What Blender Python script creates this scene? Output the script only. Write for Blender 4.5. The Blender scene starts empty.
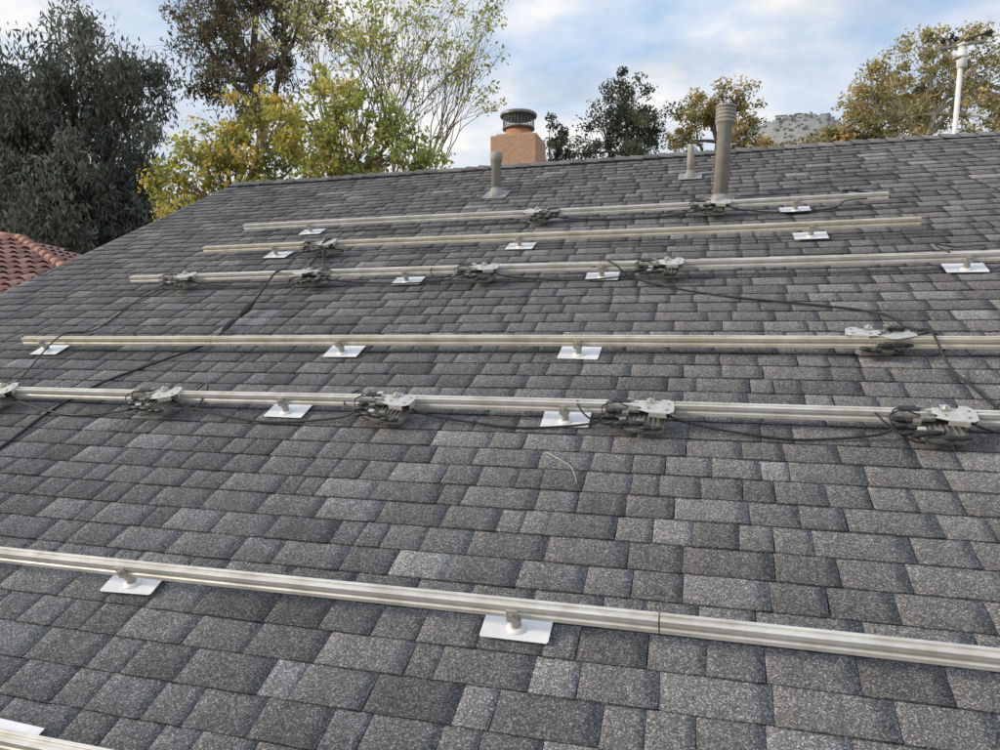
import bpy, math, random
import numpy as np
from mathutils import Matrix, Vector
random.seed(7); rng=np.random.default_rng(7)
scene=bpy.context.scene
scene.view_settings.view_transform='Standard'; scene.view_settings.look='None'; scene.view_settings.exposure=0

# ------------------------------------------------------------------ frames
PITCH=math.radians(26); YAW=math.radians(16.1); D=1.62; CZ=5.6
ca,sa=math.cos(PITCH),math.sin(PITCH)
O=Vector((0,D*sa,CZ-D*ca))
RM=Matrix(((1,0,0,O.x),(0,ca,-sa,O.y),(0,sa,ca,O.z),(0,0,0,1)))   # roof frame: u, upslope s, normal h
def R(u,s,h=0): return RM@Vector((u,s,h))
def site(r,d,z): # plot frame turned 16 deg from the house: r right, d away, z up
    return Vector((-math.sin(YAW)*d+math.cos(YAW)*r, math.cos(YAW)*d+math.sin(YAW)*r, z))

# ------------------------------------------------------------------ node helpers
def newmat(name):
    m=bpy.data.materials.new(name); m.use_nodes=True
    nt=m.node_tree; b=nt.nodes['Principled BSDF']; return m,nt,b
def N(nt,t,**k):
    n=nt.nodes.new(t)
    for a,v in k.items(): setattr(n,a,v)
    return n
def L(nt,a,b): nt.links.new(a,b)
def noise(nt,vec,scale,detail=3,rough=0.5):
    n=N(nt,'ShaderNodeTexNoise'); n.inputs['Scale'].default_value=scale; n.inputs['Detail'].default_value=detail
    n.inputs['Roughness'].default_value=rough
    if vec is not None: L(nt,vec,n.inputs['Vector'])
    return n
def ramp(nt,fac,stops):
    r=N(nt,'ShaderNodeValToRGB'); e=r.color_ramp.elements
    while len(e)<len(stops): e.new(0.5)
    for x,(p,c) in zip(e,stops):
        x.position=p; x.color=(c[0],c[1],c[2],1) if hasattr(c,'__len__') else (c,c,c,1)
    L(nt,fac,r.inputs[0]); return r
def mixc(nt,mode,fac,a,b):
    m=N(nt,'ShaderNodeMix',data_type='RGBA',blend_type=mode)
    if hasattr(fac,'default_value') or hasattr(fac,'links'): L(nt,fac,m.inputs[0])
    else: m.inputs[0].default_value=fac
    for s,i in ((a,6),(b,7)):
        if isinstance(s,(tuple,list)): m.inputs[i].default_value=(*s[:3],1)
        else: L(nt,s,m.inputs[i])
    return m.outputs[2]
def simple(name,col,rough=0.6,metal=0.0,var=0.25,scale=20,bump=0.0,spec=0.5):
    m,nt,b=newmat(name)
    tc=N(nt,'ShaderNodeTexCoord'); n=noise(nt,tc.outputs['Object'],scale,3,0.6)
    lo=tuple(c*(1-var) for c in col); hi=tuple(min(1,c*(1+var)) for c in col)
    r=ramp(nt,n.outputs['Fac'],[(0.3,lo),(0.7,hi)]); L(nt,r.outputs[0],b.inputs['Base Color'])
    b.inputs['Roughness'].default_value=rough; b.inputs['Metallic'].default_value=metal
    b.inputs['Specular IOR Level'].default_value=spec
    if bump>0:
        bp=N(nt,'ShaderNodeBump'); bp.inputs['Strength'].default_value=bump; bp.inputs['Distance'].default_value=0.004
        L(nt,n.outputs['Fac'],bp.inputs['Height']); L(nt,bp.outputs[0],b.inputs['Normal'])
    return m

def shingle_mat():
    m=bpy.data.materials.new('asphalt_shingle'); m.use_nodes=True; nt=m.node_tree; nt.nodes.clear()
    at=N(nt,'ShaderNodeAttribute',attribute_name='tab')
    tc=N(nt,'ShaderNodeTexCoord'); ob=tc.outputs['Object']
    v=N(nt,'ShaderNodeTexVoronoi'); v.inputs['Scale'].default_value=330; L(nt,ob,v.inputs['Vector'])
    sep=N(nt,'ShaderNodeSeparateColor'); L(nt,v.outputs['Color'],sep.inputs[0])
    gr=ramp(nt,sep.outputs[0],[(0.0,0.46),(0.5,0.82),(0.8,1.2),(1.0,2.5)])
    c=mixc(nt,'MULTIPLY',1.0,at.outputs['Color'],gr.outputs[0])
    n1=noise(nt,ob,60,2,0.8); r1=ramp(nt,n1.outputs['Fac'],[(0.33,0.84),(0.67,1.16)])
    c=mixc(nt,'MULTIPLY',1.0,c,r1.outputs[0])
    n2=noise(nt,ob,1.3,2,0.6); r2=ramp(nt,n2.outputs['Fac'],[(0.3,(0.93,0.93,0.94)),(0.7,(1.07,1.065,1.06))])
    c=mixc(nt,'MULTIPLY',1.0,c,r2.outputs[0])
    d=N(nt,'ShaderNodeBsdfDiffuse'); d.inputs['Roughness'].default_value=0.6; L(nt,c,d.inputs[0])
    o=N(nt,'ShaderNodeOutputMaterial'); L(nt,d.outputs[0],o.inputs[0])
    return m
def leaf_mat(name,rough=0.6,trans=0.3):
    m=bpy.data.materials.new(name); m.use_nodes=True; nt=m.node_tree; nt.nodes.clear()
    at=N(nt,'ShaderNodeAttribute',attribute_name='tab')
    d=N(nt,'ShaderNodeBsdfDiffuse'); t=N(nt,'ShaderNodeBsdfTranslucent'); mx=N(nt,'ShaderNodeMixShader'); o=N(nt,'ShaderNodeOutputMaterial')
    L(nt,at.outputs['Color'],d.inputs[0]); L(nt,at.outputs['Color'],t.inputs[0]); mx.inputs[0].default_value=trans
    L(nt,d.outputs[0],mx.inputs[1]); L(nt,t.outputs[0],mx.inputs[2]); L(nt,mx.outputs[0],o.inputs[0])
    return m
def alu(name,col,rough=0.46):
    m,nt,b=newmat(name)
    tc=N(nt,'ShaderNodeTexCoord'); mp=N(nt,'ShaderNodeMapping'); mp.inputs['Scale'].default_value=(3,60,60)
    L(nt,tc.outputs['Object'],mp.inputs[0]); n=noise(nt,mp.outputs[0],1.0,2,0.6)
    n2=noise(nt,tc.outputs['Object'],9,3,0.7)
    r=ramp(nt,n.outputs['Fac'],[(0.3,tuple(c*0.80 for c in col)),(0.7,col)])
    r2=ramp(nt,n2.outputs['Fac'],[(0.35,(0.78,0.76,0.71)),(0.6,(1,1,1))])
    L(nt,mixc(nt,'MULTIPLY',1.0,r.outputs[0],r2.outputs[0]),b.inputs['Base Color'])
    b.inputs['Metallic'].default_value=0.4
    rr=ramp(nt,n2.outputs['Fac'],[(0.3,rough+0.15),(0.7,rough)]); L(nt,rr.outputs[0],b.inputs['Roughness'])
    return m
M_SH=shingle_mat()
M_UNDER=simple('roof_underlay',(0.07,0.07,0.072),0.95)  # dark tone puts the occlusion in the tab gaps into the colour
M_ALU=alu('mill_aluminium',(0.80,0.79,0.76))
M_ALUWARM=alu('warm_reflection_aluminium',(0.80,0.76,0.66))  # yellowish base colour paints in the warm sky reflected by these rails
M_FLASH=simple('bright_flashing',(0.82,0.83,0.85),0.42,0.1,0.08,14)
M_POST=simple('cast_aluminium_post',(0.50,0.48,0.44),0.5,0.4,0.2,60)
M_PLATE=simple('inverter_plate',(0.58,0.57,0.54),0.45,0.35,0.14,30)
M_BODY=simple('inverter_casting',(0.24,0.24,0.22),0.55,0.3,0.3,60)
M_BLACK=simple('black_plastic',(0.022,0.022,0.024),0.5,0,0.3,40)
M_STEEL=simple('stainless_bolt',(0.55,0.53,0.48),0.35,0.8,0.2,80)
M_PIPE=simple('painted_vent_pipe',(0.30,0.285,0.255),0.7,0,0.18,14,0.2)
M_PIPEL=simple('lead_flashing',(0.30,0.30,0.30),0.7,0.1,0.2,20,0.2)
M_STUC=simple('tan_stucco',(0.46,0.285,0.19),0.9,0,0.16,18,0.5)
M_CLAY=simple('clay_flue',(0.46,0.23,0.14),0.85,0,0.2,20,0.3)
M_GALV=simple('galvanised_cap',(0.20,0.195,0.19),0.5,0.5,0.35,12)
M_WALL=simple('cream_stucco_wall',(0.55,0.48,0.38),0.9,0,0.08,6,0.3)
M_WHITE=simple('white_paint',(0.78,0.78,0.76),0.5,0,0.06,10)
M_DRIP=simple('metal_drip_edge',(0.12,0.12,0.12),0.6,0.2,0.2,10)
M_BARK=simple('grey_bark',(0.17,0.14,0.105),0.9,0,0.35,6)
M_BARKW=simple('pale_bark',(0.52,0.47,0.38),0.85,0,0.25,5)
M_GLASS=simple('window_glass',(0.03,0.04,0.05),0.1)
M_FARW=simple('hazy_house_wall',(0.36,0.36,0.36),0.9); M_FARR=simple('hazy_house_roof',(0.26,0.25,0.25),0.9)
M_LEAF=leaf_mat('tree_leaves')

# ------------------------------------------------------------------ mesh builder
class MB:
    def __init__(s): s.v=[];s.f=[];s.mi=[];s.mats=[]; s.smooth=[]
    def m(s,mat):
        if mat not in s.mats: s.mats.append(mat)
        return s.mats.index(mat)
    def add(s,vs,fs,mat,smooth=False):
        o=len(s.v); s.v+= [tuple(x) for x in vs]; k=s.m(mat)
        for f in fs: s.f.append(tuple(i+o for i in f)); s.mi.append(k); s.smooth.append(smooth)
    def box(s,c,d,mat,rot=None):
        vs=[Vector((x*d[0]/2,y*d[1]/2,z*d[2]/2)) for x in(-1,1) for y in(-1,1) for z in(-1,1)]
        if rot is not None: vs=[rot@v for v in vs]
        vs=[v+Vector(c) for v in vs]
        s.add(vs,[(0,1,3,2),(4,6,7,5),(0,4,5,1),(2,3,7,6),(0,2,6,4),(1,5,7,3)],mat)
    def prism(s,pts,z0,z1,mat,xf=None):
        n=len(pts); vs=[Vector((x,y,z0)) for x,y in pts]+[Vector((x,y,z1)) for x,y in pts]
        if xf is not None: vs=[xf@v for v in vs]
        s.add(vs,[tuple(range(n-1,-1,-1)),tuple(range(n,2*n))]+[(i,(i+1)%n,n+(i+1)%n,n+i) for i in range(n)],mat)
    def rev(s,prof,mat,n=20,xf=None,smooth=True): # lathe round z: prof [(r,z)]
        vs=[];fs=[]
        for r,z in prof:
            for i in range(n):
                t=2*math.pi*i/n; vs.append(Vector((r*math.cos(t),r*math.sin(t),z)))
        for j in range(len(prof)-1):
            for i in range(n):
                a=j*n+i;b=j*n+(i+1)%n; fs.append((a,b,b+n,a+n))
        fs.append(tuple(range(n-1,-1,-1))); k=(len(prof)-1)*n; fs.append(tuple(range(k,k+n)))
        if xf is not None: vs=[xf@v for v in vs]
        s.add(vs,fs,mat,smooth)
    def tube(s,pts,rad,mat,n=8):
        pts=[Vector(p) for p in pts]; vs=[];fs=[]
        if not hasattr(rad,'__len__'): rad=[rad]*len(pts)
        for i,p in enumerate(pts):
            d=(pts[min(i+1,len(pts)-1)]-pts[max(i-1,0)]).normalized()
            a=d.orthogonal().normalized() if abs(d.z)>0.95 else d.cross(Vector((0,0,1))).normalized(); b=d.cross(a)
            for k in range(n):
                t=2*math.pi*k/n; vs.append(p+(a*math.cos(t)+b*math.sin(t))*rad[i])
        for i in range(len(pts)-1):
            for k in range(n):
                a=i*n+k;b=i*n+(k+1)%n; fs.append((a,b,b+n,a+n))
        fs.append(tuple(range(n-1,-1,-1))); k=(len(pts)-1)*n; fs.append(tuple(range(k,k+n)))
        s.add(vs,fs,mat,True)
    def obj(s,name,mw=None,parent=None,bevel=0):
        me=bpy.data.meshes.new(name); me.from_pydata(s.v,[],s.f); 
        for m in s.mats: me.materials.append(m)
        me.polygons.foreach_set('material_index',s.mi); me.polygons.foreach_set('use_smooth',s.smooth); me.update()
        import bmesh
        bm=bmesh.new(); bm.from_mesh(me); bmesh.ops.recalc_face_normals(bm,faces=bm.faces); bm.to_mesh(me); bm.free()
        o=bpy.data.objects.new(name,me); scene.collection.objects.link(o)
        if parent is not None: o.parent=parent
        if mw is not None: o.matrix_world=mw
        if bevel:
            b=o.modifiers.new('bevel','BEVEL'); b.width=bevel; b.segments=2; b.limit_method='ANGLE'; b.angle_limit=math.radians(50)
        return o
def empty(name,loc=(0,0,0)):
    e=bpy.data.objects.new(name,None); e.location=loc; scene.collection.objects.link(e); return e
def npmesh(name,V,F,col,mat,parent=None,mw=None):
    me=bpy.data.meshes.new(name); nv=len(V); nf=len(F)
    me.vertices.add(nv); me.vertices.foreach_set('co',V.astype(np.float32).ravel())
    me.loops.add(nf*4); me.loops.foreach_set('vertex_index',F.astype(np.int32).ravel())
    me.polygons.add(nf); me.polygons.foreach_set('loop_start',np.arange(nf,dtype=np.int32)*4)
    me.polygons.foreach_set('loop_total',np.full(nf,4,dtype=np.int32))
    me.update(calc_edges=True); me.validate()
    at=me.attributes.new('tab','FLOAT_COLOR','FACE')
    c4=np.ones((nf,4),dtype=np.float32); c4[:,:3]=col; at.data.foreach_set('color',c4.ravel())
    me.materials.append(mat)
    o=bpy.data.objects.new(name,me); scene.collection.objects.link(o)
    if parent is not None: o.parent=parent
    if mw is not None: o.matrix_world=mw
    return o

# ------------------------------------------------------------------ our house
U0,U1=-5.35,7.0; S0,S1=-2.8,7.38; EXP=0.121
house=empty('house')
def und(u,s): return 0.004*math.sin(u*1.7+s*0.8)+0.004*math.sin(u*0.6-s*1.9+1.0)
def shingles(name,mw,seed):
    r=random.Random(seed); V=[];F=[];C=[]
    pal=[0.148,0.168,0.184,0.198,0.212,0.238,0.285]; wt=[2,4,5,5,4,2.0,0.8]
    nrow=int((S1-S0)/EXP)+1
    for i in range(nrow):
        s0=S0+i*EXP; s1=min(s0+EXP+0.02,S1+0.0); 
        if s1-s0<0.02: continue
        u=U0-r.uniform(0,0.25); row=r.uniform(-0.004,0.004)
        tooth=r.random()<0.5
        while u<U1:
            w=r.uniform(0.085,0.28)
            a=max(u,U0); bnd=min(u+w,U1)
            gap=0.0022 if r.random()<0.5 else 0.0005
            if bnd-a>0.02:
                tooth=not tooth if r.random()<0.7 else tooth
                lift=0.0030 if tooth else 0.0
                g=r.choices(pal,wt)[0]*r.uniform(0.96,1.04)
                if not tooth: g*=0.96
                warm=r.uniform(-0.012,0.012); col=(g*(1.0+warm),g*(1.0),g*(1.04-warm))
                js=[r.uniform(-0.0015,0.0015)+row for _ in range(5)]
                if not tooth: js=[x+0.002 for x in js]
                k=len(V)
                aa=a+gap/2; bb=bnd-gap/2; sk=r.uniform(-0.003,0.003)
                for j in range(5):
                    x=aa+(bb-aa)*j/4; hs=und(x,s0)
                    V.append((x+sk,s0+js[j],hs-0.002)); V.append((x+sk,s0+js[j],hs+0.0062+lift+r.uniform(-.0004,.0004)))
                    V.append((x,s1,und(x,s1)-0.0005+lift*0.2))
                for j in range(4):
                    p=k+j*3; F.append((p+1,p+4,p+5,p+2)); C.append(col)
                    F.append((p,p+3,p+4,p+1)); C.append(tuple(c*0.42 for c in col))  # butt face darkened in colour to paint the course shadow line
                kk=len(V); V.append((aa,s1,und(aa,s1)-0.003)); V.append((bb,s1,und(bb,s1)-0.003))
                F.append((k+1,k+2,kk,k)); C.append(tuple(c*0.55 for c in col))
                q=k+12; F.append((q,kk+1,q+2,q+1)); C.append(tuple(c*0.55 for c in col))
            u+=w
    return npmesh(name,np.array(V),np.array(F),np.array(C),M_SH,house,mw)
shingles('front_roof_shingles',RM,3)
RBm=Matrix(((-1,0,0,U0+U1),(0,-ca,sa,2*(O.y+S1*ca)-O.y),(0,sa,ca,O.z),(0,0,0,1)))
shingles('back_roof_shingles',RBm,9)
yr=O.y+S1*ca; zr=O.z+S1*sa
mb=MB()
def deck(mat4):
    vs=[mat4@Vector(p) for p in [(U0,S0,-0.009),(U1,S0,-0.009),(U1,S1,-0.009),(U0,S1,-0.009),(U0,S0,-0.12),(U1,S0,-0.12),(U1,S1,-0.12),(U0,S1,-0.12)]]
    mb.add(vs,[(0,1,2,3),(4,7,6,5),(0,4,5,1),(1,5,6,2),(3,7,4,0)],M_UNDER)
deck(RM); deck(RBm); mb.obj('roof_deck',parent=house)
mb=MB()
for mat4 in (RM,RBm):
    for u in (U0-0.012,U1+0.012):
        vs=[]
        for x in (-0.012,0.012):
            for s_ in (S0,S1):
                for h in (-0.14,0.006): vs.append(mat4@Vector((u+x,s_,h)))
        mb.add(vs,[(0,1,3,2),(4,6,7,5),(0,4,5,1),(2,3,7,6),(0,2,6,4),(1,5,7,3)],M_DRIP)
mb.obj('rake_trim',parent=house)
# ridge cap
V=[];F=[];C=[]; u=U0; r=random.Random(5)
while u<U1:
    g=r.choice([0.16,0.18,0.2,0.22])*r.uniform(.93,1.07); k=len(V)
    l=0.165; b0=0.024+r.uniform(-.004,.006); b1=0.010; w=0.15
    for (uu,hh) in ((u,b0),(u+l,b1)):
        for (dy,dz) in ((-w*ca,-w*sa),(0,0.0),(w*ca,-w*sa)):
            V.append((uu,yr+dy+(-sa*hh if dy<0 else sa*hh if dy>0 else 0),zr+dz+hh*ca+(hh*0.3 if dy==0 else 0)))
    for (dy,dz) in ((-w*ca,-w*sa),(0,0.0),(w*ca,-w*sa)): V.append((u,yr+dy,zr+dz-0.004))
    col=(g,g,g*1.05)
    for q in ((0,3,4,1),(1,4,5,2)): F.append(tuple(k+x for x in q)); C.append(col)
    for q in ((6,0,1,7),(7,1,2,8)): F.append(tuple(k+x for x in q)); C.append(tuple(c*.4 for c in col))  # cap butts get the same shadow painted as darker colour
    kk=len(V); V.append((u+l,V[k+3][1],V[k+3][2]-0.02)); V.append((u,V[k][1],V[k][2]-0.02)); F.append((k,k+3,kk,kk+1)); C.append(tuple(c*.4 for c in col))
    u+=0.143
npmesh('ridge_cap_shingles',np.array(V),np.array(F),np.array(C),M_SH,house)
# walls
mb=MB()
ye0=(R(0,S0+0.5)).y; ye1=2*yr-ye0; zt=R(0,S0+0.5,-0.14).z
xa,xb=U0+0.35,U1-0.35
pts=[(xa,ye0,0),(xa,ye1,0),(xa,ye1,zt),(xa,yr,zr-0.16),(xa,ye0,zt)]
pts2=[(xb,y,z) for _,y,z in pts]
mb.add(pts+pts2,[(0,1,2,3,4),(9,8,7,6,5),(0,4,9,5),(1,6,7,2)],M_WALL)
for yw in (ye0+2,ye0+6,ye0+12):
    mb.box((xa-0.01,yw,1.5),(0.05,1.2,1.1),M_GLASS); 
    for dz in (-0.6,0.6): mb.box((xa-0.02,yw,1.5+dz),(0.09,1.36,0.08),M_WHITE)
    for dy in (-0.64,0.64): mb.box((xa-0.02,yw+dy,1.5),(0.09,0.08,1.12),M_WHITE)
mb.obj('walls_and_windows',parent=house)

# ------------------------------------------------------------------ rails
prof=[(-16,0),(16,0),(16,14),(11,17),(11,27),(16,30),(16,46),(6,46),(6,38),(-6,38),(-6,46),(-16,46),(-16,30),(-11,27),(-11,17),(-16,14)]
HR=0.068; K=1.02
def rail(s,pieces,mat,rot=0.0):
    mb=MB(); s*=K; pieces=[(a*K,b*K) for a,b in pieces]
    for a,b in pieces:
        n=len(prof); seg=max(2,int((b-a)/0.5)); vs=[]
        for i in range(seg+1):
            u=a+(b-a)*i/seg; w=0.004*math.sin(u*1.3+s)
            for y,z in prof: vs.append((u,y*0.001+w,z*0.001+w*0.5))
        fs=[(i*n+k,i*n+(k+1)%n,(i+1)*n+(k+1)%n,(i+1)*n+k) for i in range(seg) for k in range(n)]
        fs+=[tuple(range(n-1,-1,-1)),tuple(range(seg*n,seg*n+n))]
        mb.add(vs,fs,mat)
    for i in range(len(pieces)-1):
        mb.box(((pieces[i][1]+pieces[i+1][0])/2,0.003*math.sin(s),0.02),(0.1,0.018,0.034),M_BARK)
    return mb.obj('aluminium_mounting_rail',RM@Matrix.Translation((0,s,HR)),bevel=0.0008)
rail(5.20,[(-3.80,1.13)],M_ALU)
rail(4.64,[(-3.81,1.20)],M_ALUWARM)
rail(4.03,[(-4.0,-0.62),(-0.616,3.4)],M_ALU)
rail(3.03,[(-3.96,-2.632),(-2.628,3.2)],M_ALUWARM)
rail(2.44,[(-3.95,-0.122),(-0.118,3.2)],M_ALU)
rail(1.365,[(-4.1,-0.113),(-0.109,3.0)],M_ALU)
rail(0.77,[(-4.1,2.6)],M_ALU)

def mount(u,sr,rz=0,w=0.20):
    mb=MB(); sr*=K
    y0=-0.045; y1=0.085; c=0.005
    pl=[(-w/2+c,y0),(w/2-c,y0),(w/2,y0+c),(w/2,y1),(-w/2,y1),(-w/2,y0+c)]
    mb.prism(pl,0.0165,0.0180,M_FLASH)
    mb.rev([(0.030,0.017),(0.028,0.024),(0.022,0.027),(0.020,0.028)],M_FLASH,18)
    mb.rev([(0.016,0.026),(0.016,0.052),(0.020,0.054),(0.020,0.060),(0.010,0.062)],M_POST,16)
    mb.box((0,-0.0,0.0645),(0.042,0.036,0.006),M_POST)
    mb.box((0,-0.0205,0.084),(0.032,0.006,0.044),M_POST)
    mb.rev([(0.008,0),(0.008,0.007),(0.004,0.009)],M_STEEL,6,Matrix.Translation((0,-0.0235,0.090))@Matrix.Rotation(math.pi/2,4,'X'),False)
    mb.obj('roof_mount_flashing',RM@Matrix.Translation((u,sr,0))@Matrix.Rotation(rz,4,'Z'),bevel=0)
rr=random.Random(2)
for s,us in ((5.2,(-3.23,0.59)),(4.64,(-3.23,-1.27,0.63)),(4.03,(-1.89,-0.61,1.33,2.6)),(3.03,(-3.88,-1.87,-0.59,2.1)),(2.44,(-1.87,-0.55,2.1)),(1.365,(-1.84,-0.5,1.3)),(0.77,(-1.80,-0.3,1.2))):
    for u in us: mount(u-0.015,s,rr.uniform(-0.05,0.05))

# ------------------------------------------------------------------ microinverters
def inverter(u,s,rz=0.0,flip=1,tilt=0.0,seed=0,two=False):
    r=random.Random(seed); mb=MB()
    f=flip
    T=Matrix.Translation((r.uniform(-.01,.01),-0.055,-0.004))@Matrix.Rotation(tilt,4,'X')
    hx,hy=0.082,0.068; c=0.018
    out=[(-hx+c,-hy),(hx-c,-hy),(hx,-hy+c),(hx,hy-c),(hx-c,hy),(-hx+c,hy),(-hx,hy-c),(-hx,-hy+c)]
    mb.prism(out,-0.012,0.010,M_BODY,T)
    mb.prism([(x*0.86,y*0.84) for x,y in out],0.010,0.017,M_BODY,T)
    for i in range(7):
        x=-0.060+i*0.020
        mb.box(T@Vector((x,0,0.0185)),(0.005,0.10,0.007),M_BODY,T.to_3x3())
    P=Matrix.Translation((f*0.055,-0.02,0.058))@Matrix.Rotation(r.uniform(-0.14,0.05),4,'X')@Matrix.Rotation(r.uniform(-.08,.08),4,'Y')@Matrix.Rotation(r.uniform(-.2,.2),4,'Z')
    pl=[(-0.078,-0.052),(-0.04,-0.064),(0.045,-0.062),(0.064,-0.045),(0.064,0.024),(0.042,0.050),(0.012,0.050),(0.008,0.030),(-0.016,0.030),(-0.02,0.050),(-0.05,0.050),(-0.055,0.024),(-0.082,0.022),(-0.084,-0.018),(-0.065,-0.03)]
    mb.prism([(f*x,y) for x,y in pl],-0.0015,0.0015,M_PLATE,P)
    mb.box(P@Vector((f*0.062,-0.01,-0.014)),(0.003,0.058,0.028),M_PLATE,P.to_3x3())
    mb.box(P@Vector((0,-0.0625,-0.012)),(0.07,0.003,0.022),M_PLATE,P.to_3x3())
    for hx_,hy_ in ((0.035,-0.035),(-0.04,-0.03),(0.04,0.015)):
        mb.rev([(0.006,0.0018),(0.006,0.004)],M_BODY,8,P@Matrix.Translation((f*hx_,hy_,0)),False)
    if two:
        P2=Matrix.Translation((-f*0.09,-0.05,0.05))@Matrix.Rotation(-0.2,4,'X')@Matrix.Rotation(0.5,4,'Z')
        mb.prism([(f*x*1.05,y) for x,y in pl],-0.0015,0.0015,M_PLATE,P2)
    mb.box((f*0.02,0.0,0.066),(0.034,0.03,0.008),M_STEEL)
    mb.rev([(0.009,0.068),(0.009,0.078),(0.006,0.08)],M_STEEL,6,Matrix.Translation((f*0.02,0,0)),False)
    for (x0,y0,z0,ang,ln) in ((-0.12,-0.03,0.030,0.1,0.07),(-0.12,-0.065,0.024,-0.15,0.08),(-0.11,-0.10,0.018,0.25,0.06),(-0.06,-0.115,0.025,0.05,0.10),(0.03,-0.13,0.015,-0.1,0.07)):
        X=Matrix.Translation((f*x0,y0,z0))@Matrix.Rotation(ang+r.uniform(-.3,.3),4,'Z')@Matrix.Rotation(math.pi/2,4,'Y')
        mb.rev([(0.005,-ln/2-0.012),(0.0075,-ln/2),(0.0105,-ln/2+0.004),(0.0105,-0.004),(0.008,-0.002),(0.008,0.006),(0.0095,0.008),(0.0095,ln/2-0.01),(0.006,ln/2+0.01)],M_BLACK,10,X)
    for x,y,z in ((-0.085,-0.045,0.03),(-0.08,-0.085,0.022),(-0.02,-0.10,0.028),(-0.035,-0.02,0.05),(-0.065,0.02,0.055)):
        mb.box((f*x+r.uniform(-.01,.01),y,z),(0.028,0.02,0.018),r.choice([M_BODY,M_PLATE,M_BODY]),Matrix.Rotation(r.uniform(-.3,.3),3,'Z'))
    mb.box((-f*0.10,0.012,0.052),(0.070,0.030,0.018),M_BLACK)
    mb.box((-f*0.045,-0.03,0.044),(0.045,0.04,0.014),M_BODY)
    def loop(p0,p1,h,side):
        pts=[]
        for i in range(13):
            t=i/12; p=Vector(p0).lerp(Vector(p1),t); k=math.sin(math.pi*t)
            pts.append(p+Vector((side[0]*k,side[1]*k,h*k)))
        mb.tube(pts,0.0032,M_BLACK,7)
    loop((-f*0.16,-0.03,0.03),(-f*0.05,-0.03,0.04),0.03,(-f*0.04,0.03))
    loop((-f*0.16,-0.07,0.022),(-f*0.06,0.015,0.055),0.02,(-f*0.06,0.0))
    loop((-f*0.14,-0.10,0.018),(f*0.06,-0.12,0.018),-0.015,(0.0,-0.04))
    mb.obj('microinverter',RM@Matrix.Translation((u*K,s*K,HR-0.004))@Matrix.Rotation(rz,4,'Z')@Matrix.Diagonal((0.95,0.95,0.92,1)),bevel=0.0012)
S5=2.44
for i,(u,s,rz,fl,two) in enumerate([(-1.23,5.2,0.0,-1,0),(0.03,5.2,-0.05,1,0),(-2.76,4.64,0.1,1,0),(-3.55,4.03,0.05,1,0),(-2.53,4.03,-0.08,-1,0),(-1.35,4.03,0,1,0),(-0.25,4.03,0.05,1,0),(0.68,3.10,0.05,-1,1),
    (-3.50,S5,0.1,1,0),(-2.50,S5,0.12,1,0),(-1.30,S5,-0.03,1,0),(-0.23,S5,0,1,0),(0.78,S5,0.06,1,0),(1.95,S5,0,1,0)]):
    inverter(u,s,rz,fl,0.05,i,bool(two))

# ------------------------------------------------------------------ cables
def catm(P,n=8):
    P=[Vector(p) for p in P]; Q=[P[0]*2-P[1]]+P+[P[-1]*2-P[-2]]; out=[]
    for i in range(1,len(Q)-2):
        for k in range(n):
            t=k/n; a,b,c,d=Q[i-1:i+3]
            out.append(0.5*((2*b)+(c-a)*t+(2*a-5*b+4*c-d)*t*t+(3*b-a-3*c+d)*t**3))
    out.append(P[-1]); return out
def cable(pts,rad=0.0045,name='power_cable',mat=None,extra=None):
    mb=MB(); mb.tube(catm(pts),rad,mat or M_BLACK,7)
    if extra:
        for a,b,r_ in extra: mb.tube([a,Vector(a).lerp(Vector(b),.3),Vector(a).lerp(Vector(b),.7),b],[r_*0.6,r_,r_,r_*0.6],M_BLACK,10)
    mb.obj(name,RM)
G=0.018
def kk_(l): return [(a*K,b*K,c if c<0.05 else c*0.8) for a,b,c in l]
cable([(-2.62,4.90,G),(-2.70,4.84,0.06),(-2.78,4.73,0.13),(-2.80,4.55,0.05),(-2.82,4.35,G),(-2.84,4.12,0.12),(-2.84,3.80,0.05),(-2.83,3.57,G+.005),(-2.80,3.19,G+0.01),(-2.95,3.00,G),(-3.16,2.71,G),(-3.22,2.40,G),(-3.2,2.09,G),(-3.25,1.7,G)],0.0072,
      extra=[((-2.835,3.75,0.045),(-2.83,3.58,0.03),0.020),((-2.83,3.50,0.03),(-2.815,3.36,0.025),0.018)])
cable([(-2.70,4.80,0.02),(-2.74,4.60,0.10),(-2.66,4.40,G),(-2.60,4.22,0.03),(-2.62,4.12,0.10)],0.005)
cable([(-3.62,4.05,0.08),(-3.86,3.9,G),(-3.80,3.4,G),(-3.76,3.10,0.115),(-3.74,2.7,G),(-3.76,2.48,0.06)],0.0042)
cable([(-0.45,4.11,0.08),(-0.55,4.25,0.05),(-0.64,4.15,0.13),(-0.54,4.06,0.12),(-0.42,4.0,0.05),(-0.15,3.90,G),(0.15,3.77,G),(0.45,3.68,G),(0.70,3.60,G),(0.82,3.50,0.03),(0.86,3.3,0.06),(0.88,3.19,0.1),(0.91,3.10,0.13),(0.95,2.95,0.05),(1.01,2.83,G),(1.05,2.66,G),(1.02,2.56,0.05),(0.97,2.49,0.1)],0.0055)
def trunk(us,s,seed,drop=0.10):
    r=random.Random(seed); pts=[]; us=[u*K for u in us]; s*=K
    for a,b in zip(us[:-1],us[1:]):
        d=drop*r.uniform(0.6,1.2)
        pts+= [(a+0.05,s-0.03,HR+0.02),(a+0.16,s-0.05,0.06),(a+0.30*(b-a)+.05,s-d*0.8,0.03),(a+0.55*(b-a),s-d,0.022),(a+0.8*(b-a),s-d*0.6,0.035),(b-0.14,s-0.035,0.08)]
    pts.append((us[-1],s-0.03,HR+0.02)); cable(pts,0.0048,'trunk_cable')
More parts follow.
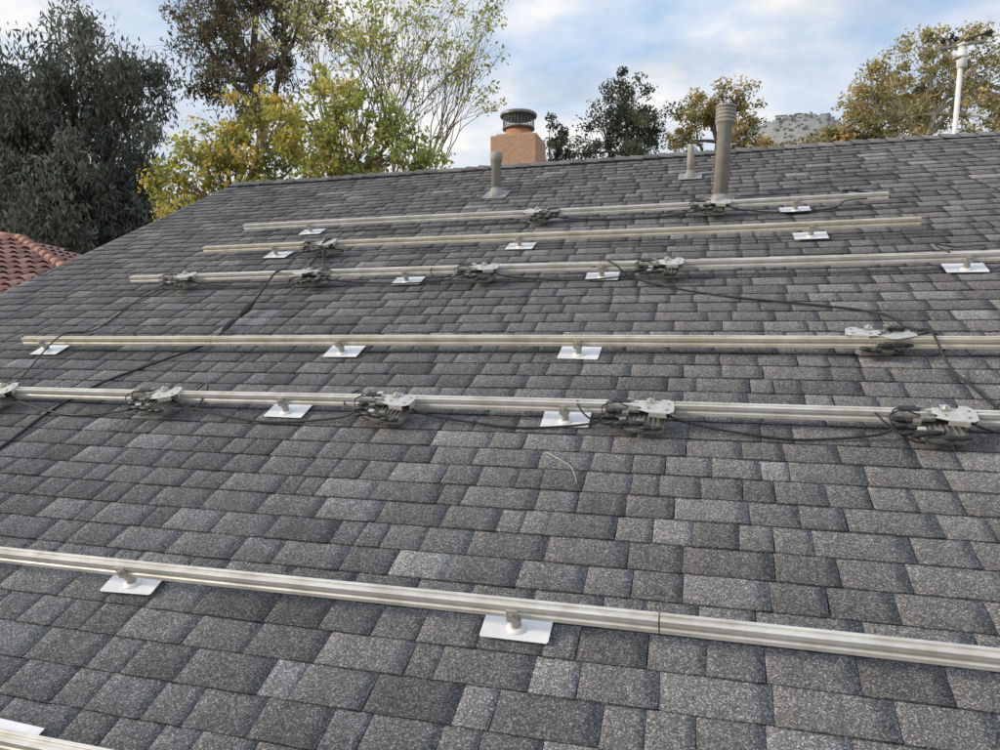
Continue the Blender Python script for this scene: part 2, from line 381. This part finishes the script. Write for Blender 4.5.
trunk([-3.9,-3.50,-2.50,-1.30,-0.23,0.80,1.95],S5,1,0.09)
trunk([-3.55,-2.53,-1.35,-0.25],4.03,4,0.06)
trunk([-1.23,0.03,1.0],5.2,5,0.05)
cable(kk_([(-0.36,2.44,0.10),(-0.46,2.50,0.10),(-0.50,2.44,0.14),(-0.44,2.38,0.09),(-0.3,2.36,0.05)]),0.004)
cable(kk_([(0.70,2.44,0.12),(0.61,2.50,0.09),(0.58,2.40,0.14),(0.68,2.33,0.07),(0.78,2.34,0.06)]),0.004)
cable(kk_([(0.95,2.46,0.13),(1.03,2.52,0.18),(1.09,2.45,0.13),(1.05,2.36,0.06)]),0.004)
cable(kk_([(-1.42,2.46,0.1),(-1.5,2.5,0.13),(-1.53,2.42,0.1),(-1.4,2.36,0.04)]),0.004)
cable(kk_([(-2.36,2.46,0.1),(-2.30,2.52,0.15),(-2.26,2.45,0.13),(-2.3,2.38,0.04)]),0.004)
cable(kk_([(-1.5,4.02,0.08),(-1.62,4.08,0.12),(-1.68,4.0,0.13),(-1.6,3.93,0.03)]),0.004)
cable([(0.86,3.10,0.12),(0.94,3.15,0.10),(0.96,3.08,0.05),(0.84,3.04,0.05),(0.70,3.20,0.03),(0.54,3.26,G)],0.0045)
cable([(-0.1,5.2,G),(-0.2,5.32,0.06),(-0.32,5.38,G),(-0.1,5.42,0.1),(0.05,5.30,0.11)],0.005)
cable([(0.90,5.63,G),(0.98,5.68,0.04),(1.04,5.62,0.05),(0.98,5.58,G),(0.92,5.64,0.05),(1.1,5.66,G)],0.007)
cable(kk_([(1.20,4.03,0.14),(1.15,4.12,0.16),(1.28,4.2,0.1),(1.38,4.1,0.15),(1.3,4.02,0.12)]),0.0045)
cable([(-0.60,2.26,G),(-0.50,2.18,G+.004),(-0.465,2.12,G),(-0.45,2.07,G+0.003)],0.0014,'dry_twig',M_BARKW)

# ------------------------------------------------------------------ vent pipes
def pipe(u,s,prof,cone,leanx=0.0,pw=0.11):
    base=R(u,s,0.0); mb=MB(); X=Matrix.Rotation(leanx,4,'Y')
    mb.rev(prof,M_PIPE,24,X)
    mb.rev(cone,M_PIPEL,24)
    T=Matrix.Rotation(PITCH,4,'X')
    mb.prism([(-pw,-pw),(pw,-pw),(pw,pw),(-pw,pw)],0.014,0.0165,M_PIPEL,T)
    mb.obj('vent_pipe',Matrix.Translation(base))
pipe(-1.85,6.21,[(0.044,-0.05),(0.044,0.30),(0.054,0.305),(0.054,0.375),(0.05,0.385),(0.03,0.39)],[(0.075,-0.05),(0.07,0.01),(0.052,0.06),(0.046,0.07)])
cp=[(0.054,-0.05),(0.054,0.57),(0.060,0.575),(0.064,0.59)]
for i in range(4):
    z=0.595+i*0.028; cp+=[(0.073,z),(0.073,z+0.019),(0.067,z+0.020),(0.067,z+0.026)]
cp+=[(0.077,0.705),(0.077,0.722),(0.04,0.730)]
pipe(0.07,5.64,cp,[(0.085,-0.06),(0.08,0.0),(0.063,0.05),(0.057,0.06)],0.05)
pipe(-0.17,6.45,[(0.030,-0.05),(0.030,0.265),(0.026,0.27)],[(0.06,-0.04),(0.055,0.01),(0.036,0.05),(0.031,0.06)],0.02,0.10)

# ------------------------------------------------------------------ chimney
cx,cy=-2.47,9.45
mb=MB()
mb.box((cx,cy,6.86),(0.62,0.56,2.74),M_STUC)
ch=mb.obj('stucco_chimney',bevel=0.014)
mb=MB(); zc=8.23
mb.prism([(cx-.24,cy-.22),(cx+.24,cy-.22),(cx+.24,cy+.22),(cx-.24,cy+.22)],zc-.01,zc+.03,M_STUC)
mb.rev([(0.19,zc+.025),(0.175,zc+.05),(0.17,zc+.13)],M_CLAY,24,Matrix.Translation((cx,cy,0)))
mb.rev([(0.20,zc+.125),(0.215,zc+.13),(0.215,zc+.15),(0.20,zc+.155)],M_GALV,28,Matrix.Translation((cx,cy,0)))
for i in range(28):
    t=2*math.pi*i/28; mb.box((cx+0.205*math.cos(t),cy+0.205*math.sin(t),zc+.225),(0.006,0.006,0.15),M_GALV)
for k in range(5):
    z=zc+.165+k*.028; mb.tube([Vector((cx+0.205*math.cos(2*math.pi*i/24),cy+0.205*math.sin(2*math.pi*i/24),z)) for i in range(25)],0.0035,M_GALV,5)
mb.rev([(0.235,zc+.29),(0.245,zc+.295),(0.245,zc+.325),(0.23,zc+.34),(0.15,zc+.365),(0.05,zc+.38)],M_GALV,28,Matrix.Translation((cx,cy,0)))
o=mb.obj('flue_and_spark_cap'); o.parent=ch

# ------------------------------------------------------------------ weather station mast
p=site(5.90,9.5,0); bz=zr-(p.y-yr)*math.tan(PITCH); tz=9.36
mb=MB()
H=tz-bz
def q(x,z,y=0): return Vector((x+0.05*(z-2.5),y,z))
mb.tube([q(0,-0.05),q(0,H*0.5),q(0,H-0.05)],[0.036,0.034,0.03],M_WHITE,14)
mb.box(q(0,0.02),(0.2,0.2,0.03),M_PIPEL)
c=q(0,H)
arm=Matrix.Rotation(-0.08,3,'Y')
mb.box(c,(0.54,0.035,0.035),M_BODY,arm)
mb.rev([(0.045,-0.30),(0.062,-0.29),(0.062,-0.10),(0.05,-0.08),(0.05,-0.02),(0.07,-0.015),(0.07,0.0),(0.03,0.02)],M_WHITE,18,Matrix.Translation(c))
for dx in (-0.14,):
    mb.tube([c+Vector((dx,0,0.0)),c+Vector((dx,0,0.09))],0.012,M_BLACK)
    for k in range(3):
        t=k*2.094+0.4; e=c+Vector((dx+0.085*math.cos(t),0.085*math.sin(t),0.09))
        mb.tube([c+Vector((dx,0,0.09)),e],0.009,M_BLACK,6)
        mb.rev([(0.005,-0.035),(0.028,-0.022),(0.036,0.0),(0.034,0.012)],M_BLACK,10,Matrix.Translation(e)@Matrix.Rotation(math.pi/2,4,'X')@Matrix.Rotation(t,4,'Y'))
e=c+Vector((0.22,0,0.03))
mb.tube([e,e+Vector((0,0,0.07))],0.012,M_BLACK)
mb.tube([e+Vector((-0.12,0,0.05)),e+Vector((0.12,0,0.10))],0.013,M_BLACK)
mb.prism([(0.03,-0.03),(0.11,-0.05),(0.11,0.05),(0.03,0.03)],-0.002,0.002,M_BLACK,Matrix.Translation(e+Vector((0,0,0.08)))@Matrix.Rotation(math.pi/2,4,'X'))
mb.box(c+Vector((-0.02,-0.02,-0.16)),(0.16,0.1,0.02),M_PLATE,arm)
mb.obj('weather_station',Matrix.Translation((p.x,p.y,bz)))

# ------------------------------------------------------------------ trees
class Tree:
    def __init__(s,seed): s.r=np.random.default_rng(seed); s.mb=MB(); s.P=[];s.C=[];s.S=[]; s.Dn=[]
    def limb(s,a,b,ra,rb,mat,bow=0.12,n=6,sides=6):
        a=np.array(a,float);b=np.array(b,float); d=np.linalg.norm(b-a); off=s.r.normal(0,bow*d,3)*0.5; off[2]+=0.10*d*s.r.random()
        pts=[]
        for i in range(n+1):
            t=i/n; pts.append(a+(b-a)*t+off*math.sin(math.pi*t)+ (s.r.normal(0,0.012*d,3) if 0<i<n else 0))
        s.mb.tube([Vector(p) for p in pts],[ra+(rb-ra)*i/n for i in range(n+1)],mat,sides); return pts
    def leaves(s,c,rad,n,cols,size,droop=0.0,flat=1.0):
        p=s.r.normal(0,1,(n,3)); p/=np.linalg.norm(p,axis=1,keepdims=True)+1e-6; p*= (s.r.random((n,1))**0.5)*np.array([1,1,flat])*rad
        p[:,2]-=droop*s.r.random(n)*rad*1.6
        s.P.append(p+np.array(c)); 
        base=cols[s.r.integers(len(cols))]
        col=np.tile(np.array(base),(n,1))*s.r.uniform(0.6,1.35,(n,1))*(s.r.uniform(0.92,1.08,(n,3)))
        s.C.append(col); s.S.append(size*s.r.uniform(0.6,1.4,n)); s.Dn.append(np.full(n,droop))
    def finish(s,name,aspect=0.45):
        root=empty(name)
        s.mb.obj('trunk_and_limbs',parent=root)
        if s.P:
            P=np.concatenate(s.P);C=np.concatenate(s.C);S=np.concatenate(s.S);Dn=np.concatenate(s.Dn); n=len(P)
            a=s.r.normal(0,1,(n,3)); a[:,2]-=Dn*2.2; a/=np.linalg.norm(a,axis=1,keepdims=True)
            b=s.r.normal(0,1,(n,3)); b-=a*(a*b).sum(1,keepdims=True); b/=np.linalg.norm(b,axis=1,keepdims=True)
            l=S[:,None]*0.5; w=l*aspect
            V=np.stack([P-a*l,P+b*w,P+a*l,P-b*w],1).reshape(-1,3); F=np.arange(n*4).reshape(n,4)
            npmesh('leaves',V,F,C,M_LEAF,root)
        return root
def crown_tree(name,base,lobes,clumps,per,size,cols,crad,bark,tr,seed,droop=0.0,aspect=0.45,flat=0.8,vis=1.0,twigs=2,shell=0.45):
    t=Tree(seed); lo=[(site(r_,d_,z_),R_) for r_,d_,z_,R_ in lobes]
    top=sum((Vector(l[0]) for l in lo),Vector())/len(lo); b=Vector(base)
    zmin=min(l[0].z for l in lo); tt=Vector((b.x*0.5+top.x*0.5,b.y*0.5+top.y*0.5,zmin*0.85+top.z*0.15))
    tp=t.limb(b,tt,tr,tr*0.6,bark,0.03,8,10)
    for c,Rr in lo:
        st=tp[-1] if t.r.random()<0.6 else tp[-2]
        lp=t.limb(st,c,tr*0.5,tr*0.16,bark,0.12,7,7)
        nc=max(3,int(clumps*Rr*Rr))
        for k in range(nc):
            v=t.r.normal(0,1,3); v/=np.linalg.norm(v); rad=Rr*(shell+(1.08-shell)*t.r.random()); v[2]*=0.9
            cc=np.array(c)+v*rad
            st=lp[t.r.integers(3,len(lp))]
            bp=t.limb(st,cc,tr*0.10,tr*0.025,bark,0.15,4,4)
            cr=crad*t.r.uniform(0.5,1.4)
            for w in range(twigs):
                e=cc+t.r.normal(0,1,3)*cr*0.8; t.limb(bp[-2],e,tr*0.025,tr*0.01,bark,0.2,3,3)
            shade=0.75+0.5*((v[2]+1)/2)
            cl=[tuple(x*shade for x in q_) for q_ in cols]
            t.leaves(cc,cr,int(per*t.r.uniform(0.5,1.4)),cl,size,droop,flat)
    return t.finish(name,aspect)
GG=[(0.155,0.175,0.150),(0.122,0.138,0.122),(0.19,0.21,0.175),(0.16,0.172,0.140)]  # grey-green leaf tones, lightened to put haze into the colour
crown_tree('willow_tree',site(-13.6,24.5,0),[(-13.5,24,14.6,2.0),(-15,24,13.0,2.2),(-11.9,24,13.6,1.6),(-12.4,23.5,11.6,2.0),(-15.7,24,11,2.6),(-13.7,23,10.2,2.5),(-11.6,24,9.6,1.7),(-16.9,24,12.4,1.9),(-14.7,23,8,2.8),(-11.6,24,7.5,2.0),(-17.5,24,8.5,2.5)],
   8,170,0.22,GG,0.62,M_BARK,0.35,11,droop=0.8,aspect=0.3)
crown_tree('background_tree',site(-19,30,0),[(-20,30,12,3),(-18,31,9,3),(-22,30,9,3.5),(-15,32,8,3)],4,110,0.36,GG,0.8,M_BARK,0.35,12,droop=0.5)
BR=[(0.23,0.195,0.125),(0.185,0.165,0.11),(0.27,0.225,0.15),(0.17,0.17,0.115)]
crown_tree('eucalyptus_tree',site(-9.9,30,0),[(-11.9,30,19.4,1.5),(-9.6,30,20.6,2.2),(-7.9,30,18.8,1.3),(-10.8,30,18,1.5),(-8.75,30,17.1,1.3),(-11.9,30,16.3,1.2),(-12.4,30,18.2,1.0),(-10.2,30,15.6,1.2),(-10,30,23,2)],
   11,85,0.2,BR,0.55,M_BARK,0.3,13,droop=0.6,aspect=0.35)
YG=[(0.54,0.47,0.11),(0.42,0.42,0.12),(0.58,0.44,0.12),(0.31,0.34,0.11),(0.54,0.51,0.16)]
crown_tree('yellow_leaved_tree',site(-4.9,13,0),[(-5.8,13,8.35,.5),(-5.2,13,9.0,.6),(-4.5,13.2,9.7,.5),(-3.9,13,9.3,.65),(-4.9,13,8.3,.7),(-3.7,13,8.6,.55),(-4.2,13,8.0,.7),(-5.6,13,7.7,.6),(-4.5,13,8.9,.6)],
   50,66,0.085,YG,0.25,M_BARK,0.11,14,aspect=0.6,twigs=3,droop=0.2)
LG=[(0.44,0.49,0.15),(0.54,0.56,0.19),(0.37,0.42,0.14),(0.58,0.53,0.19)]
crown_tree('light_green_tree',site(-3.3,14,0),[(-3.2,14,10.2,.6),(-2.5,14,9.9,.6),(-1.9,14,9.5,.5),(-3,14,9.2,.7),(-3.7,14,9.7,.5),(-2.1,14,8.9,.55),(-2.7,14,8.5,.7),(-1.5,14.3,8.9,.5),(-3.6,14,8.8,.6),(-1.1,14.3,8.4,.4),(-2.3,14,8.3,.5)],
   52,62,0.088,LG,0.25,M_BARK,0.11,15,aspect=0.6,twigs=3,droop=0.2)
def bare(name,base,H,seed,spread,lean=(0,0),leafcols=None,r0=0.1,levels=5,first=0.45,bark=M_BARK,nl=5):
    t=Tree(seed)
    def grow(p,d,l,r_,lv):
        e=p+d*l; t.limb(p,e,r_,r_*0.68,bark,0.06,4,5 if lv<levels-1 else 4)
        e=np.array(e)
        if lv<=1 and leafcols is not None and t.r.random()<0.6: t.leaves(e,0.16,nl,leafcols,0.085)
        if lv==0: return
        for k in range(3 if t.r.random()<0.5 else 2):
            v=d+t.r.normal(0,spread,3)+np.array([0,0,0.12]); v/=np.linalg.norm(v)
            grow(e,v,l*t.r.uniform(0.6,0.88),r_*0.60,lv-1)
    b=np.array(base); fl=H*first
    tp=t.limb(b,b+np.array([lean[0],lean[1],fl]),r0,r0*0.8,bark,0.02,6,8)
    for k in range(4):
        v=np.array([lean[0]*0.1,lean[1]*0.1,1.0])+t.r.normal(0,spread*0.8,3)*np.array([1,1,0.3]); v/=np.linalg.norm(v)
        grow(np.array(tp[-1]),v,(H-fl)*0.27,r0*0.6,levels)
    return t.finish(name,0.6)
bare('bare_tree',site(-2.6,18,0),14.2,21,0.27,(0,0),LG,0.08,5,0.48,nl=7)
bare('bare_tree',site(-3.4,16.5,0),13.8,22,0.30,(0,0),LG,0.08,5,0.5,nl=8)
DK=[(0.110,0.130,0.095),(0.130,0.150,0.11),(0.09,0.105,0.078),(0.18,0.185,0.125)]
crown_tree('oak_tree',site(5.5,32,0),[(5.3,32,16.1,1.2),(4.5,32,15,1.1),(6.4,32,15,1.2),(5.5,32,13.9,1.6),(6.9,32,13.4,.9),(4.1,32,13.6,.9)],14,100,0.14,DK,0.48,M_BARK,0.2,16,aspect=0.5)
crown_tree('cypress_tree',site(2.7,34,0),[(2.4,34,15.6,.4),(2.6,34,14.9,.55),(2.9,34,14.2,.8),(2.5,34,13.2,.9)],20,80,0.15,DK,0.35,M_BARK,0.14,17,aspect=0.5)
OL=[(0.40,0.31,0.13),(0.30,0.265,0.12),(0.46,0.36,0.16),(0.235,0.225,0.11)]
crown_tree('olive_tree',site(10.8,36,0),[(9.9,36,17.0,.9),(11.4,36,17.3,1.0),(12.3,36,16.5,.7),(9.6,36,16,1.0),(11.8,36,15.5,1.2),(8.9,36,15.0,.8),(10.6,36,16.2,.9)],15,85,0.16,OL,0.45,M_BARK,0.2,18,aspect=0.5)
crown_tree('pepper_tree',site(16,40,0),[(15.4,40,15.5,1.1),(17.8,40,15.8,1.2),(20,40,17.0,1.5),(13.8,40,15.6,1.0),(18.8,40,15.8,1.5),(16.6,40,15.2,1.3),(22,40,17,1.5),(21.5,40,19.0,1.2),(20.3,40,18.4,1.0)],10,100,0.22,OL,0.55,M_BARK,0.22,19,aspect=0.5)
SY=[(0.47,0.395,0.18),(0.38,0.345,0.165),(0.31,0.29,0.145),(0.53,0.44,0.23)]
crown_tree('sycamore_tree',site(16.2,28,0),[(14.8,28,15.7,.9),(13.9,28,14.6,.9),(15.9,28,16.6,.9),(17.4,28,16.7,.8),(16.7,28,15.2,1.2),(18.5,28,15.5,1.1),(19.2,28,16.9,.9),(15.6,28,14,1.2),(17.9,28,13.9,1.3),(19.9,28,14.8,1.5)],18,75,0.14,SY,0.45,M_BARKW,0.2,20,aspect=0.5)
# distant tree belt
t=Tree(33)
for i in range(330):
    r_=t.r.uniform(-30,62); d_=t.r.uniform(56,70)
    hm=16.8+1.5*math.sin(r_*0.35)+1.0*math.sin(r_*0.9+1)+ (1.0 if r_>12 else 0)
    z=hm*(1-0.6*t.r.random()**2)-0.5
    cols=GG+DK+(OL+OL if r_>8 else [])
    t.leaves(site(r_,d_,z),t.r.uniform(0.9,1.8),110,cols,0.38,0.2)
t.limb(site(0,60,0),site(0,60,12),0.3,0.2,M_BARK)
t.finish('distant_tree_line',0.6)

# ------------------------------------------------------------------ neighbour house with clay tiles
nb=empty('tile_roofed_house')
e1=Vector((math.cos(YAW),math.sin(YAW),0)); e2=Vector((math.sin(YAW),-math.cos(YAW),0))
E=site(-9.29,14,7.47); W=3.5; pt=math.radians(20)
m,nt,b=newmat('clay_roof_tile'); at=N(nt,'ShaderNodeAttribute',attribute_name='tab'); tc=N(nt,'ShaderNodeTexCoord')
n=noise(nt,tc.outputs['Object'],14,3,0.7); r_=ramp(nt,n.outputs['Fac'],[(0.3,0.7),(0.7,1.2)])
L(nt,mixc(nt,'MULTIPLY',1.0,at.outputs['Color'],r_.outputs[0]),b.inputs['Base Color']); b.inputs['Roughness'].default_value=0.85
M_TILE=m
M_HIPT=simple('clay_hip_tile',(0.36,0.20,0.16),0.85,0,0.25,9)
def tiles(name,orig,ax,down,clip,amin,amax):
    nn=ax.cross(down).normalized(); nn=nn if nn.z>0 else -nn
    V=[];F=[];C=[];r=random.Random(4); per=0.23; row=0.34; ns=8; ln=W/math.cos(pt)
    nr=int(ln/row)+1; na=int((amax-amin)/per)
    for i in range(nr):
        for j in range(na):
            a0=amin+j*per; yc=(i+0.5)*row
            if not clip(a0+per/2,yc*math.cos(pt)): continue
            base=r.choice([(0.34,0.19,0.16),(0.41,0.23,0.19),(0.29,0.18,0.16),(0.43,0.27,0.22)]); f_=r.uniform(.85,1.15); col=tuple(c*f_ for c in base)
            k=len(V)
            for (yy,lift,sc) in ((i*row-0.03,0.0,0.92),((i+1)*row,0.035,1.0)):
                for q_ in range(ns+1):
                    th=math.pi*q_/ns; rad=0.075*sc
                    x=a0+per/2-rad*math.cos(th)*1.05; h=rad*math.sin(th)+lift
                    V.append(tuple(orig+ax*x+down*yy+nn*h))
            for q_ in range(ns): F.append((k+q_,k+q_+1,k+ns+1+q_+1,k+ns+1+q_)); C.append(col)
            k=len(V); p0=a0-0.06;p1=a0+0.06
            for yy,l_ in ((i*row-0.03,0),((i+1)*row,0.03)):
                for x in (p0,p1): V.append(tuple(orig+ax*x+down*yy+nn*l_))
            F.append((k,k+1,k+3,k+2)); C.append(tuple(c*0.7 for c in col))
    npmesh(name,np.array(V),np.array(F),np.array(C),M_TILE,nb)
dn=(e2*math.cos(pt)+Vector((0,0,-math.sin(pt)))).normalized()
tiles('front_tiles',E,e1,dn,lambda a,y:a<y,-9,W)
dn2=(e1*math.cos(pt)+Vector((0,0,-math.sin(pt)))).normalized()
tiles('hip_tiles',E,e2,dn2,lambda a,y:abs(a)<y,-W,W)
mb=MB(); dz=W*math.tan(pt)
A=E-e1*9; c1=E+e1*W+e2*W-Vector((0,0,dz)); c2=A+e2*W-Vector((0,0,dz)); c3=E+e1*W-e2*W-Vector((0,0,dz)); c4=A-e2*W-Vector((0,0,dz))
mb.add([E,A,c1,c2,c3,c4],[(0,1,3,2),(0,2,4),(0,4,5,1)],M_CLAY)
for k in range(14):
    t0=k/14; p0=E.lerp(c1,t0)+Vector((0,0,0.04)); p1=E.lerp(c1,t0+1/13)+Vector((0,0,0.07)); mb.tube([p0,p1],[0.075,0.09],M_HIPT,10)
for k in range(26):
    p0=E.lerp(A,k/26)+Vector((0,0,0.04)); p1=E.lerp(A,(k+1.1)/26)+Vector((0,0,0.07)); mb.tube([p0,p1],[0.075,0.09],M_HIPT,10)
mb.obj('roof_deck_and_hip_tiles',parent=nb)
mb=MB(); i=0.5
q4=[c1-e1*i-e2*i,c2-e2*i,c4+e2*i,c3-e1*i+e2*i]
mb.add([Vector((v.x,v.y,v.z+0.02)) for v in q4]+[Vector((v.x,v.y,0)) for v in q4],[(0,1,5,4),(1,2,6,5),(2,3,7,6),(3,0,4,7)],M_WALL)
mid=(q4[0]+q4[1])/2
Rz=Matrix.Rotation(YAW,3,'Z')
for o_ in (-3,0,3):
    for zz in (1.5,4.3):
        c=mid+e1*o_; mb.box((c.x,c.y,zz),(1.3,0.08,1.1),M_GLASS,Rz); mb.box((c.x,c.y,zz-0.6),(1.5,0.14,0.08),M_WHITE,Rz); mb.box((c.x,c.y,zz+0.6),(1.5,0.14,0.08),M_WHITE,Rz)
mb.obj('walls_and_windows',parent=nb)

# ------------------------------------------------------------------ ground + hill
m,nt,b=newmat('dry_grass_ground'); tc=N(nt,'ShaderNodeTexCoord'); n=noise(nt,tc.outputs['Object'],0.15,6,0.65)
r_=ramp(nt,n.outputs['Fac'],[(0.3,(0.05,0.06,0.03)),(0.55,(0.13,0.12,0.06)),(0.75,(0.2,0.16,0.1))]); L(nt,r_.outputs[0],b.inputs['Base Color']); b.inputs['Roughness'].default_value=0.95
mb=MB(); mb.add([(-3000,-3000,0),(3000,-3000,0),(3000,3000,0),(-3000,3000,0)],[(0,1,2,3)],m); mb.obj('ground')
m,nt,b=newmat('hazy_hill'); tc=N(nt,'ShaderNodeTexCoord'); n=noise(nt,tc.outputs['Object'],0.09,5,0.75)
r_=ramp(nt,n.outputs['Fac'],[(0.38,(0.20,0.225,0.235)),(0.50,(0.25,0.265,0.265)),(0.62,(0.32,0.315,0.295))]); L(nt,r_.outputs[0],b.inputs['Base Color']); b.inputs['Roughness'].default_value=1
from mathutils import noise as mn
V=[];F=[]; nx,ny=440,90
def hillh(r_,d_):
    pk=176*math.exp(-((r_-268)/112)**4)+ 20*math.exp(-((r_-257)/30)**2)+7*math.exp(-((r_-225)/14)**2)+60*math.exp(-((r_+500)/300)**2)
    fall=math.exp(-((d_-640)/190)**2)
    return max(-2,pk*fall+ 6*mn.fractal(Vector((r_*0.03,d_*0.02,0)),0.7,2.1,5)*fall+1.6*mn.fractal(Vector((r_*0.15,d_*0.15,3)),0.6,2.1,3)*fall)
for j in range(ny):
    for i in range(nx):
        r_=-600+1400*i/(nx-1); d_=250+700*j/(ny-1); V.append(tuple(site(r_,d_,hillh(r_,d_))))
for j in range(ny-1):
    for i in range(nx-1): a=j*nx+i; F.append((a,a+1,a+nx+1,a+nx))
mb=MB(); mb.add(V,F,m,True); mb.obj('hill')
t=Tree(44)
for i in range(700):
    r_=t.r.uniform(150,370); d_=t.r.uniform(520,650); 
    t.leaves(site(r_,d_,hillh(r_,d_)+0.6),t.r.uniform(1.0,2.4),22,[(0.20,0.225,0.225),(0.22,0.24,0.235),(0.245,0.255,0.24)],1.1,0,0.7)  # bluish, low-contrast scrub colours with distance haze painted in
t.limb(site(240,600,hillh(240,600)-1),site(240,600,hillh(240,600)+3),0.4,0.2,M_BARK); t.finish('hillside_scrub',0.8)
mb=MB(); r=random.Random(8)
for k in range(10):
    r_=r.uniform(232,290); d_=r.uniform(600,632); p_=site(r_,d_,hillh(r_,d_)+1.0)
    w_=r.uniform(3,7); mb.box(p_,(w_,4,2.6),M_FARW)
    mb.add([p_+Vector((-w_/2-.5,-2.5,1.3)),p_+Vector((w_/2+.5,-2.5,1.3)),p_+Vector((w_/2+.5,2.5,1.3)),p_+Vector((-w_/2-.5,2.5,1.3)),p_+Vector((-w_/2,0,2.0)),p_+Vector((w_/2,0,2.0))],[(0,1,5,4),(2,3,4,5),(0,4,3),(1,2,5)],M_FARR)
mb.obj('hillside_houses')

# ------------------------------------------------------------------ world & sun
w=bpy.data.worlds.new('World'); scene.world=w; w.use_nodes=True; nt=w.node_tree; nt.nodes.clear()
try: w.cycles.sampling_method='NONE'
except Exception: pass
sunaz=math.radians(245)
el=math.radians(20)
sky=N(nt,'ShaderNodeTexSky'); sky.sky_type='NISHITA'; sky.sun_disc=False; sky.sun_elevation=el; sky.sun_rotation=sunaz; sky.air_density=1.0; sky.dust_density=2.0
bg=N(nt,'ShaderNodeBackground'); bg.inputs[1].default_value=0.15; L(nt,sky.outputs[0],bg.inputs[0])
tc=N(nt,'ShaderNodeTexCoord'); sp=N(nt,'ShaderNodeSeparateXYZ'); L(nt,tc.outputs['Generated'],sp.inputs[0])
def mth(op,a,b=None):
    n=N(nt,'ShaderNodeMath',operation=op)
    for i,v in enumerate((a,b)):
        if v is None: continue
        if isinstance(v,(int,float)): n.inputs[i].default_value=v
        else: L(nt,v,n.inputs[i])
    return n.outputs[0]
den=mth('ADD',mth('MAXIMUM',sp.outputs[2],0.0),0.20)
cb=N(nt,'ShaderNodeCombineXYZ'); L(nt,mth('DIVIDE',sp.outputs[0],den),cb.inputs[0]); L(nt,mth('DIVIDE',sp.outputs[1],den),cb.inputs[1])
n1=noise(nt,cb.outputs[0],1.3,3,0.5); n1.inputs['Distortion'].default_value=0.3
n2=noise(nt,cb.outputs[0],1.9,5,0.58)
cover=ramp(nt,n1.outputs['Fac'],[(0.34,0.6),(0.50,1.0)])
ccol=ramp(nt,n2.outputs['Fac'],[(0.38,(0.46,0.63,0.86)),(0.50,(0.70,0.79,0.92)),(0.60,(1.02,1.0,0.98))])
hz=ramp(nt,sp.outputs[2],[(0.14,0.72),(0.36,0.0)])
cc=mixc(nt,'MIX',hz.outputs[0],ccol.outputs[0],(1.0,0.97,0.92))
bg2=N(nt,'ShaderNodeBackground'); L(nt,cc,bg2.inputs[0]); bg2.inputs[1].default_value=1.0
mx=N(nt,'ShaderNodeMixShader'); L(nt,cover.outputs[0],mx.inputs[0]); L(nt,bg.outputs[0],mx.inputs[1]); L(nt,bg2.outputs[0],mx.inputs[2])
o=N(nt,'ShaderNodeOutputWorld'); L(nt,mx.outputs[0],o.inputs[0])
sd=bpy.data.lights.new('sun','SUN'); sd.energy=3.0; sd.angle=math.radians(10); sd.color=(1,0.86,0.68)
so=bpy.data.objects.new('sun',sd); scene.collection.objects.link(so)
dirv=Vector((math.sin(sunaz)*math.cos(el),math.cos(sunaz)*math.cos(el),math.sin(el)))
so.rotation_euler=(-dirv).to_track_quat('-Z','Y').to_euler(); so.location=dirv*50

# ------------------------------------------------------------------ camera
cam=bpy.data.cameras.new('camera'); cam.sensor_width=36; cam.lens=25.92; cam.clip_end=6000; cam.clip_start=0.05
co=bpy.data.objects.new('camera',cam); scene.collection.objects.link(co); co.location=(0,0,CZ)
co.rotation_euler=(math.pi/2-math.atan(38/720),0,YAW); scene.camera=co
